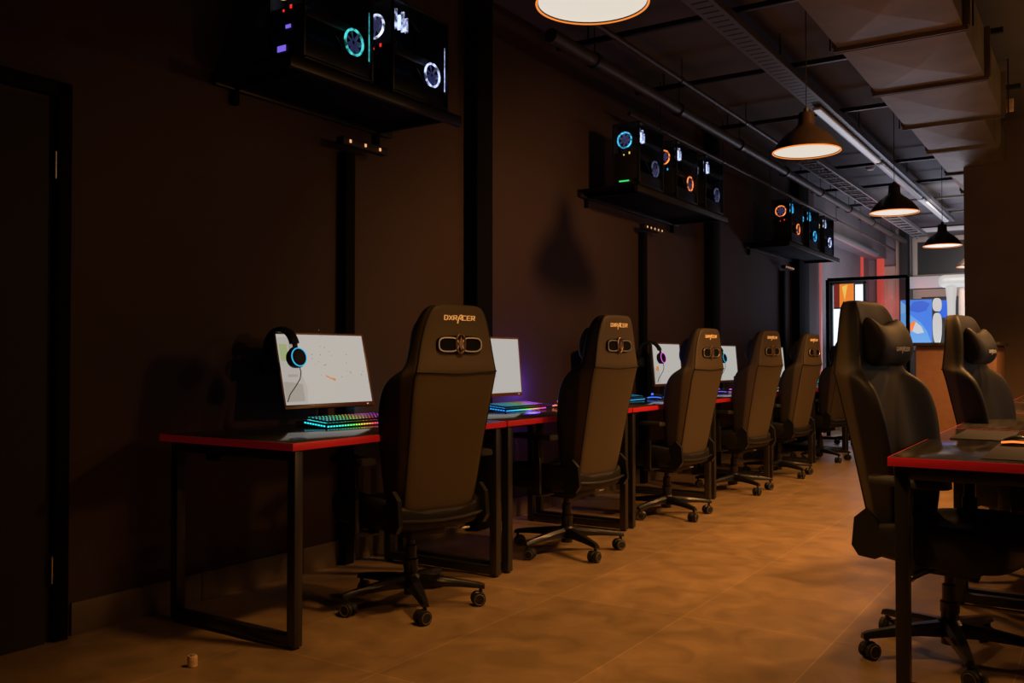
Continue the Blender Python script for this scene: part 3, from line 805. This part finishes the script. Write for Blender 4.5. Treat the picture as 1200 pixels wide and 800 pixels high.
# ------------------------------------------------------------------ wall shelves with computer towers
def make_shelf(L):
    t = empty('wall_shelf')
    D = .50
    MB().box((D/2, L/2, -.008), (D, L, .016), .002).build('shelf_board', M['post'], t)
    MB().box((D-.015, L/2, -.035), (.03, L, .04), .002).box((.015, L/2, -.035), (.03, L, .04), .002).build('shelf_frame', M['metal'], t)
    for y in (.12, L-.12):
        MB().sqtube((.015, y, -.12), (.015, y, -.02), .03).sqtube((.02, y, -.035), (D-.03, y, -.035), .03).build('bracket', M['post'], t)
    return t
SZ = 2.325
tower_sets = [
    (2.66, 1.20, [(2.76, 'fan_yellow', 'fan_teal', 'fan_white', 'led_red', 'computer tower with teal inner fan and violet glow on the near wall shelf'),
                  (3.34, 'fan_white', 'fan_white', 'fan_white', 'led_red', 'computer tower with white-blue ring fans at the right end of the near wall shelf')]),
    (6.02, 1.88, [(6.10, 'fan_cyan', 'fan_dim', 'fan_white', 'led_yellow', 'computer tower with dim cyan ring, first on the middle wall shelf'),
                  (6.80, 'fan_orange', 'fan_orange', 'fan_white', 'led_cyan', 'computer tower with orange ring fans on the middle wall shelf'),
                  (7.42, 'fan_dim', 'fan_dim', 'fan_white', 'led_blue', 'computer tower with one blue light, last on the middle wall shelf')]),
    (9.80, 2.20, [(9.98, 'fan_orange', 'fan_orange', 'fan_cyan', 'led_red', 'computer tower with orange ring fan on the far wall shelf'),
                  (10.68, 'fan_cyan', 'fan_cyan', 'fan_cyan', 'led_blue', 'computer tower with cyan lights in the middle of the far wall shelf'),
                  (11.38, 'fan_yellow', 'fan_white', 'fan_white', 'led_orange', 'computer tower with yellow ring at the end of the far wall shelf')])]
sl = ['black wall shelf near the camera carrying two lit computer towers', 'black wall shelf in the middle carrying three computer towers', 'black wall shelf farthest along the wall carrying three towers']
for k, (y0, L, tw) in enumerate(tower_sets):
    s = make_shelf(L); s.location = (WX, y0, SZ); tag(s, sl[k], 'shelf', 'wall shelves for computers')
    for (y, a, b, c, d_, lb) in tw:
        o = make_tower('computer_tower', M[a], M[b], M[c], M[d_], k == 0); o.location = (-2.85, y, SZ+.012); tag(o, lb, 'computer', 'computer towers on the wall shelves')
        if k == 0 and y < 3: 
            MB().box((-.13, -.002, .06), (.05, .003, .025)).build('violet_light', M['led_violet'], o); MB().box((-.09, -.002, .15), (.03, .003, .015)).build('violet_light', M['led_violet'], o)
        if k == 1 and y < 6.5:
            MB().box((-.12, -.002, .03), (.08, .003, .010)).build('green_status_light', M['led_green'], o)
    # power strip with pilot lamps under the shelf, above the cable conduit
    py = (3.40, 6.98, 10.95)[k]
    p = empty('power_strip', (WX+.10, py, SZ-.17), 0, 'power strip with small warm pilot lights under the %s wall shelf' % ('near', 'middle', 'far')[k], 'power strip', 'power strips under the shelves')
    MB().box((0, .14, 0), (.05, .34, .04), .004).build('housing', M['matte'], p)
    for j in range(3 if k == 0 else 5):
        MB().box((.027, .02+.075*j*(1.5 if k == 0 else 1), .0), (.005, .012, .016), .001).build('pilot_light', M['led_warm'], p)
    # thin conduit and wide trunking
cond = [(3.50, 'near'), (7.12, 'middle'), (11.15, 'far')]
for y, w in cond:
    o = MB().box((WX+.03, y, (SZ-.2)/2), (.05, .07, SZ-.2), .004).build('cable_conduit', M['post'])
    tag(o, 'thin black vertical cable conduit below the %s wall shelf' % w, 'conduit', 'cable conduits')
for (y, wd), w in zip(((4.66, .17), (8.70, .20), (11.85, .46)), ('between the first and second wall shelves', 'just past the middle wall shelf', 'just past the far wall shelf')):
    o = MB().box((WX+.05, y, CZ/2), (.095, wd, CZ-.004), .004).build('cable_trunking', M['post'])
    tag(o, 'wide black floor-to-ceiling cable trunking %s' % w, 'trunking', 'wide cable trunking')

# ------------------------------------------------------------------ pendant lamps
lamp0 = make_lamp()
LX = -1.42
for i in range(5):
    o = lamp0 if i == 0 else copy_tree(lamp0)
    o.location = (LX, 2.68+2.6*i, 2.235)
    tag(o, ['dark cone pendant lamp cut off by the top edge, nearest the camera', 'dark cone pendant lamp left of the ceiling cable tray, second from the camera',
            'dark cone pendant lamp below the ceiling duct, third from the camera', 'small dark cone pendant lamp left of the brown column, fourth from the camera',
            'farthest pendant lamp, half hidden by the brown column'][i], 'lamp', 'pendant lamps over the aisle')
    li = bpy.data.lights.new('lamp_light', 'SPOT'); li.energy = 80 if i else 100; li.color = (1, .47, .13); li.spot_size = R(104 if i else 96); li.spot_blend = .6; li.shadow_soft_size = .09
    lo = bpy.data.objects.new('lamp_light', li); COL.objects.link(lo); lo.location = (LX, 2.68+2.6*i, 2.225)

# ------------------------------------------------------------------ ceiling services
# ventilation duct in flanged sections
d = empty('ventilation_duct', (0, 0, 0), 0, 'rectangular sheet-metal ventilation duct with cross-creased panels along the ceiling', 'duct')
def duct_piece(x0, x1, y0, y1, z0, z1):
    m = MB()
    cx = (x0+x1)/2; cy = (y0+y1)/2
    # creased bottom and sides
    A = [(x0, y0, z0), (x1, y0, z0), (x1, y1, z0), (x0, y1, z0)]
    vb = [m.bm.verts.new(p) for p in A]; ce = m.bm.verts.new((cx, cy, z0-.035))
    for k in range(4): m.bm.faces.new((vb[k], vb[(k+1) % 4], ce))
    vt = [m.bm.verts.new((p[0], p[1], z1)) for p in A]
    for k in range(4): m.bm.faces.new((vb[k], vt[k], vt[(k+1) % 4], vb[(k+1) % 4]))
    m.bm.faces.new(vt)
    m.build('duct_section', M['duct'], d, smooth=False)
    for yy in (y0+.006, y1-.006):
        f = MB()
        f.box((cx, yy, z0-.012), (x1-x0+.05, .012, .030)); f.box((x0-.015, yy, (z0+z1)/2), (.04, .012, z1-z0)); f.box((x1+.015, yy, (z0+z1)/2), (.04, .012, z1-z0))
        f.build('flange', M['duct'], d, smooth=False)
for y0, y1 in ((2.2, 3.4), (3.42, 4.62), (4.64, 5.74), (5.76, 6.85), (6.87, 8.0)): duct_piece(-1.35, -.66, y0, y1, 2.95, 3.28)
for y0, y1 in ((8.02, 9.2), (9.22, 10.4), (10.42, 11.6), (11.62, 12.8), (12.82, 14)): duct_piece(-1.35, -1.20 if y0 > 9.9 else -.80, y0, y1, 2.98, 3.26)
for y in (3.41, 5.75, 8.01):
    for x in (-1.40, -.61): MB().cyl((x, y, 3.16), .005, .44, n=8).build('hanger_rod', M['metal'], d)
MB().box((-.60, 8.03, 3.02), (.05, .02, .10), .003).build('end_bracket', M['cork'], d)

# cable tray with added battens glowing for its glare
t = empty('cable_tray', (0, 0, 0), 0, 'long metal cable tray under the ceiling between the pendant lamps and the left wall', 'cable tray')
m = MB(); m.box((-2.0, 9.0, 3.17), (.16, 13.0, .004)); m.box((-2.08, 9.0, 3.195), (.004, 13.0, .05)); m.box((-1.92, 9.0, 3.195), (.004, 13.0, .05))
m.build('tray_channel', M['slots'], t)
for y in (4, 6.5, 9.0, 11.5, 14.0):
    for x in (-2.07, -1.93): MB().cyl((x, y, 3.29), .005, .2, n=8).build('hanger_rod', M['metal'], t)
def batten(y0, y1, lb, mat):
    b = empty('glare_batten', (-2.0, y0, 3.155), 0, lb, 'light', 'added glare battens under the cable tray')
    MB().box((0, (y1-y0)/2, -.012), (.07, y1-y0, .022), .003).build('housing', M['white'], b)
    MB().box((0, (y1-y0)/2, -.028), (.05, y1-y0-.04, .012), .004).build('glow_cover', mat, b)
batten(7.75, 10.2, 'pale added batten for the glare on the tray beside the second pendant lamp', M['tube'])
M['tube_dim'] = emi('far_batten', (.16, .155, .18), 1.)  # weaker emission for the tray glare farther along
batten(10.3, 12.8, 'dimmer added glare batten continuing along the tray toward the far end', M['tube_dim'])
batten(12.9, 15.2, 'farthest added glare batten at the end of the tray', M['tube'])
# pipes along the left wall
def pipe(x, z, y0, y1, r, lb, nm='ceiling_pipe', mat='pipe_metal'):
    o = empty(nm, (x, y0, z), 0, lb, 'pipe', 'pipes along the ceiling by the left wall')
    MB().cyl((0, (y1-y0)/2, 0), r, y1-y0, 'y', 20).build('pipe_run', M[mat], o)
    y = .6
    while y < y1-y0:
        MB().cyl((0, y, 0), r*1.25, .05, 'y', 20).cyl((0, y, (CZ-z)/2), .004, CZ-z, n=8).build('pipe_clamp', M['metal'], o); y += 1.5
pipe(-2.72, 3.20, 3.0, 17.3, .020, 'thin metal pipe near the ceiling, closest to the aisle')
pipe(-2.95, 3.12, 5.0, 17.3, .045, 'thicker lagged pipe between the thin pipe and the left wall')
pipe(-3.12, 2.98, 6.5, 17.3, .018, 'thin pipe low beside the left wall above the shelves')
o = empty('cable_ladder', (-2.55, 9.5, 3.10), 0, 'ladder of cables bundled under the ceiling at the far left', 'cable tray')
for x in (-.10, .10): MB().box((x, 3.6, 0), (.02, 7.2, .05)).build('side_rail', M['tray'], o)
for k in range(24): MB().box((0, .15+k*.3, -.01), (.2, .025, .015)).build('rung', M['tray'], o)
for k in range(5):
    pts = [(-.07+.035*k+random.uniform(-.01, .01), yy*.6, .015+random.uniform(0, .02)) for yy in range(13)]
    MB().tube(pts, .010, 6).build('cable', M['rope'] if k % 2 else M['pipe_metal'], o)
# cross rods hung under the ceiling
for i, y in enumerate((5.6, 6.9, 8.4, 10.9, 12.3, 13.7, 15.1)):
    o = empty('ceiling_rod', (0, y, 3.26), 0, '%s black rod running across under the ceiling from the camera' % ORD[i], 'rod', 'rods across the ceiling')
    MB().box((-1.9, 0, 0), (2.7, .035, .035), .003).build('rod_bar', M['metal'], o)
    for x in (-3.0, -.8): MB().cyl((x, 0, .06), .006, .12, n=8).build('rod_hanger', M['metal'], o)
o = MB().lathe([(0, -.045), (.035, -.045), (.055, -.025), (.06, 0), (0, 0)], n=24).build('smoke_detector', M['white']); o.location = (-2.36, 11.6, CZ)
tag(o, 'small white round detector on the ceiling left of the cable tray', 'detector')

# ------------------------------------------------------------------ far end
# black tube frame of a partition
f = empty('partition_frame', (-3.18, 12.85, 0), 0, 'black metal door-height partition frame at the end of the left row', 'partition')
m = MB(); m.sqtube((0, 0, 0), (0, 0, 2.13), .045).sqtube((1.02, 0, 0), (1.02, 0, 2.13), .045); m.build('post', M['post'], f)
MB().sqtube((0, 0, 2.13), (1.02, 0, 2.13), .045).build('top_bar', M['post'], f)
MB().box((.51, 0, 1.06), (.98, .008, 2.08)).build('glass_pane', M['pane'], f, smooth=False)
# wall jambs lit red, their red light put in as emission
for (x, y, z0, z1, w, mt, lb) in ((-3.31, 12.99, 0, 2.40, .07, 'pinkglow', 'dim pink-red jamb, its light painted on, at the end of the left wall'),
                                  (-3.61, 17.0, 0, 2.86, .16, 'redglow', 'red jamb, its light painted on, in the recess under the soffit'),
                                  (-3.40, 17.52, 0, 2.86, .12, 'redglow', 'brightest red jamb, its light painted on, beside the beige panelled door')):
    o = MB().box((0, 0, (z1-z0)/2), (.02 if y < 17.4 else .11, w, z1-z0), .004).build('red_lit_jamb', M[mt]); o.location = (x, y, z0); tag(o, lb, 'light')
dd = struct(MB().box((-3.235, YF-.03, 1.36), (.22, .05, 2.72), .004).build('door_2', M['beige']))
for z0, z1 in ((.25, 1.05), (1.2, 2.0), (2.12, 2.6)):
    MB().box((-3.24, YF-.062, (z0+z1)/2), (.12, .012, z1-z0), .004).build('door_panel', M['beige'], dd)
struct(MB().box((-3.10, YF-.06, CZ/2), (.07, .1, CZ), .004).build('trim_3', M['beige']))
struct(MB().box((-2.99, YF-.12, CZ/2), (.14, .22, CZ), .004).build('trim_4', M['wall_dark']))
struct(MB().box((-2.0, YF-.08, 3.32), (1.9, .12, .07), .004).build('trim_5', M['white']))
def window(nm, x0, x1, z0, z1, th=.08):
    w = MB()
    w.box(((x0+x1)/2, YF-.05, z1-th/2), (x1-x0, .08, th), .006); w.box(((x0+x1)/2, YF-.05, z0+th/2), (x1-x0, .08, th), .006)
    for x in (x0+th/2, x1-th/2): w.box((x, YF-.05, (z0+z1)/2), (th, .079, z1-z0-.02), .006)
    o = struct(w.build(nm, M['beige']))
    MB().box(((x0+x1)/2, YF-.03, (z0+z1)/2), (x1-x0-.1, .01, z1-z0-.1)).build('window_pane', M['plastic'], o, smooth=False)
window('window_1', -2.86, -1.30, 2.46, 3.20)
window('window_2', -2.86, -1.30, 1.20, 2.28, .14)
struct(MB().box((-2.1, YF-.09, 2.40), (1.75, .10, .21), .006).build('trim_6', M['white']))
# bright glazed door behind the near right chair, seen in the floor reflection and at its edge
gd = struct(MB().box((-3.17, 14.0, 1.28), (.42, .03, 1.72)).build('window_3', M['daylight'], smooth=False))
MB().box((-3.41, 13.99, 1.09), (.05, .06, 2.18), .004).build('window_frame', M['metal'], gd)
MB().box((-2.93, 13.99, 1.09), (.05, .06, 2.18), .004).build('window_frame', M['metal'], gd)
MB().box((-3.17, 13.99, .37), (.42, .06, .08), .004).build('window_frame', M['metal'], gd)
MB().box((-3.17, 13.99, 2.18), (.53, .06, .06), .004).build('window_frame', M['metal'], gd)
# orange display
o = empty('wall_display', (-3.30, 13.80, 1.80), 0, 'small orange and red lit display seen through the partition frame', 'display')
MB().box((.12, 0, .17), (.30, .03, .38), .004).build('housing', M['matte'], o)
MB().box((.155, -.017, .17), (.20, .004, .34)).build('orange_screen', emi('orange_display', (1., .26, .03), 1.), o, smooth=False)
MB().box((.01, -.017, .17), (.07, .004, .34)).build('red_screen', emi('dark_red_display', (.22, .02, .015), 1.), o, smooth=False)
MB().prism([(.09, -.021, .30), (.17, -.021, .33), (.13, -.021, .10)], (0, .002, 0)).build('yellow_shape', emi('yellow_shape', (1, .6, .12), 1.), o, smooth=False)
# blue display
o = empty('blue_display', (-2.56, 14.6, 0), 0, 'large blue screen with a pale arc and orange shape at the far end', 'display')
MB().box((.22, .025, 1.60), (.45, .04, .68), .006).build('housing', M['matte'], o)
MB().box((.22, .04, .64), (.06, .03, 1.28), .004).build('floor_post', M['matte'], o)
MB().box((.22, .04, .01), (.40, .30, .02), .004).build('floor_plate', M['matte'], o)
sc = MB().box((.22, .003, 1.60), (.43, .006, .65)).build('screen', emi('blue_screen', (.035, .16, .62), 1.), o, smooth=False)
def shp(nm, pts, col, dy):
    MB().prism([(.005+x*.80, .0-dy, 1.275+z*.735) for x, z in pts], (0, .001, 0)).build(nm, emi(nm+'_light', col, 1.), sc, smooth=False)
shp('pale_arc', [(.0, .02), (.52, .02), (.45, .25), (.34, .43), (.18, .57), (.0, .72)], (.09, .28, .62), .001)
shp('pale_haze', [(.0, .60), (.14, .66), (.08, .80), (.0, .87)], (.16, .34, .62), .002)
shp('dark_cloud', [(.14, .68), (.30, .62), (.44, .66), (.50, .80), (.38, .86), (.22, .84)], (.02, .09, .50), .002)
shp('orange_patch', [(.08, .34), (.20, .44), (.26, .46), (.24, .28), (.12, .22)], (.75, .17, .03), .002)
shp('white_patch', [(.20, .25), (.26, .44), (.36, .34), (.40, .22), (.28, .20)], (.45, .48, .52), .003)
o = empty('light_sign', (-2.01, 14.25, 0), 0, 'slim white lit sign with a rounded head right of the blue screen', 'sign')
def blob(w, z0, z1, wt=1.):
    n = 24; pts = []
    for k in range(n):
        a = 2*PI*k/n
        c, s_ = math.cos(a), math.sin(a)
        pts.append((w*math.copysign(abs(c)**.7, c)*(1+.15*s_*wt), 0, (z0+z1)/2+(z1-z0)/2*math.copysign(abs(s_)**.8, s_)))
    return pts
MB().prism(blob(.058, 1.73, 1.92, 0), (0, .05, 0)).build('upper_lobe', M['whiteglow'], o)
MB().prism(blob(.058, 1.26, 1.71, 1.), (0, .05, 0)).build('lower_lobe', M['whiteglow'], o)
MB().box((0, .04, .9), (.02, .03, 1.8), .004).build('sign_post', M['metal'], o)
MB().lathe([(0, 0), (.12, 0), (.12, .015), (0, .02)], n=24).build('foot_plate', M['metal'], o)
o = empty('narrow_display', (-2.03, 15.0, 0), 0, 'narrow blue lit screen between the white sign and the white portal', 'display')
MB().box((0, .02, 1.80), (.20, .03, .30), .004).build('housing', M['matte'], o)
MB().box((0, .02, .83), (.04, .03, 1.66), .004).build('floor_post', M['matte'], o)
MB().box((0, .0, 1.80), (.17, .006, .26)).build('screen', emi('deep_blue_screen', (.01, .10, .60), 1.), o, smooth=False)
o = empty('white_portal', (-1.97, 14.2, 0), 0, 'bright white portal with rounded beam and two posts beside the brown column', 'portal')
MB().box((.26, 0, 2.15), (.54, .16, .18), .08, seg=4).build('beam', M['whiteglow'], o)
MB().lathe([(.050, 0), (.050, 1.6), (.055, 1.85), (.075, 2.06), (0, 2.08)], (.155, 0, 0), n=28).build('post', M['whiteglow'], o)
MB().lathe([(.075, 0), (.075, 2.00), (.09, 2.08), (0, 2.09)], (.31, .10, 0), n=28).build('rear_post', M['beige'], o)
o = empty('reception_counter', (-1.13, 9.45, 0), 0, 'orange-brown reception counter seen between the two right-hand chairs', 'counter')
MB().box((0, 0, .585), (.66, .80, 1.17), .01).build('counter_front', M['counter'], o)
MB().box((0, 0, 1.185), (.72, .88, .03), .006).build('counter_top', M['wood'], o)
o = MB().cyl((0, 0, 0), .055, 3.4, 'y', 28).build('round_duct', M['tray']); o.location = (-3.25, 14.65, 2.83)
tag(o, 'round grey-blue metal duct running under the soffit at the far left', 'duct')

# small cork-like stub on the floor
o = empty('cork_stub', (-2.637, 2.05, 0), 0, 'tiny pale cork-like stub standing on the floor before the nearest desk', 'stub')
MB().lathe([(0, 0), (.016, 0), (.0175, .002), (.0165, .034), (.0150, .037), (0, .037)], n=24).build('stub_body', M['cork'], o)
MB().cyl((0, 0, .039), .010, .004, n=18).build('stub_top', M['beige'], o)

# ------------------------------------------------------------------ lights
def area(nm, loc, rot, sx, sy, e, col):
    li = bpy.data.lights.new(nm, 'AREA'); li.shape = 'RECTANGLE'; li.size = sx; li.size_y = sy; li.energy = e; li.color = col
    o = bpy.data.objects.new(nm, li); COL.objects.link(o); o.location = loc; o.rotation_euler = rot; return o
def point(nm, loc, e, col, r=.1):
    li = bpy.data.lights.new(nm, 'POINT'); li.specular_factor = 0 if nm == 'monitor_glow' else 1; li.energy = e; li.color = col; li.shadow_soft_size = r
    o = bpy.data.objects.new(nm, li); COL.objects.link(o); o.location = loc; return o
def spot(nm, loc, e, col, ang, blend=.2, r=.05):
    li = bpy.data.lights.new(nm, 'SPOT'); li.energy = e; li.color = col; li.spot_size = R(ang); li.spot_blend = blend; li.shadow_soft_size = r
    o = bpy.data.objects.new(nm, li); COL.objects.link(o); o.location = loc; return o
WARM = (1, .46, .145)
ra = spot('right_row_lamp', (-.10, 4.90, 2.64), 150, WARM, 104, .7, .08)
ra.rotation_euler = (Vector((-3.3, 6.0, -.2))-Vector((-.10, 4.90, 2.64))).to_track_quat('-Z', 'Y').to_euler()
spot('right_row_lamp', (.1, 2.40, 2.64), 30, WARM, 128, .5, .10)
spot('right_row_lamp', (.1, 5.60, 2.64), 190, WARM, 128, .5, .10)
spot('right_row_lamp', (.0, 7.80, 2.64), 190, WARM, 128, .5, .10)
hl = spot('right_hall_lamp', (2.6, 5.05, 2.2), 75, WARM, 46, .6, .12)
point('column_fill_light', (.9, 7.6, 2.25), 22, (1, .55, .25), .1)  # added unseen light that brightens the column and duct
hl.rotation_euler = (Vector((-2.3, 3.3, .55))-Vector((2.6, 5.05, 2.2))).to_track_quat('-Z', 'Y').to_euler()
area('far_ceiling_cool', (-1.9, 14.4, 1.2), (PI, 0, 0), 2.2, 3.2, 95, (.75, .78, 1.0))
area('far_room_light', (-1.6, 13.0, 2.7), (R(75), 0, 0), 1.6, .8, 45, (1, .85, .75))
point('recess_red', (-3.25, 17.1, 2.0), 6, (1, .08, .05), .1)
point('monitor_glow', (-3.22, 5.20, .86), 3.2, (.15, .08, 1), .07)
point('monitor_glow', (-3.24, 3.55, .84), .5, (.05, .35, .6), .03)
point('monitor_glow', (-3.24, 6.30, .84), .7, (.03, .5, .6), .03)

w = bpy.data.worlds.new('world'); C.world = w; w.use_nodes = True
w.node_tree.nodes['Background'].inputs[0].default_value = (.02, .013, .01, 1); w.node_tree.nodes['Background'].inputs[1].default_value = .3

# ------------------------------------------------------------------ camera
cam = bpy.data.cameras.new('camera'); co = bpy.data.objects.new('camera', cam); COL.objects.link(co)
cam.sensor_width = 36; cam.lens = 36*1071/1200
co.location = (0, 0, 1.055)
yaw = math.atan2(695, 1071)
co.rotation_euler = (PI/2+math.atan(20/1071), 0, yaw)
cam.clip_start = .05; cam.clip_end = 100
C.camera = co
C.view_settings.view_transform = 'Standard'
C.view_settings.look = 'None'
C.view_settings.exposure = 0
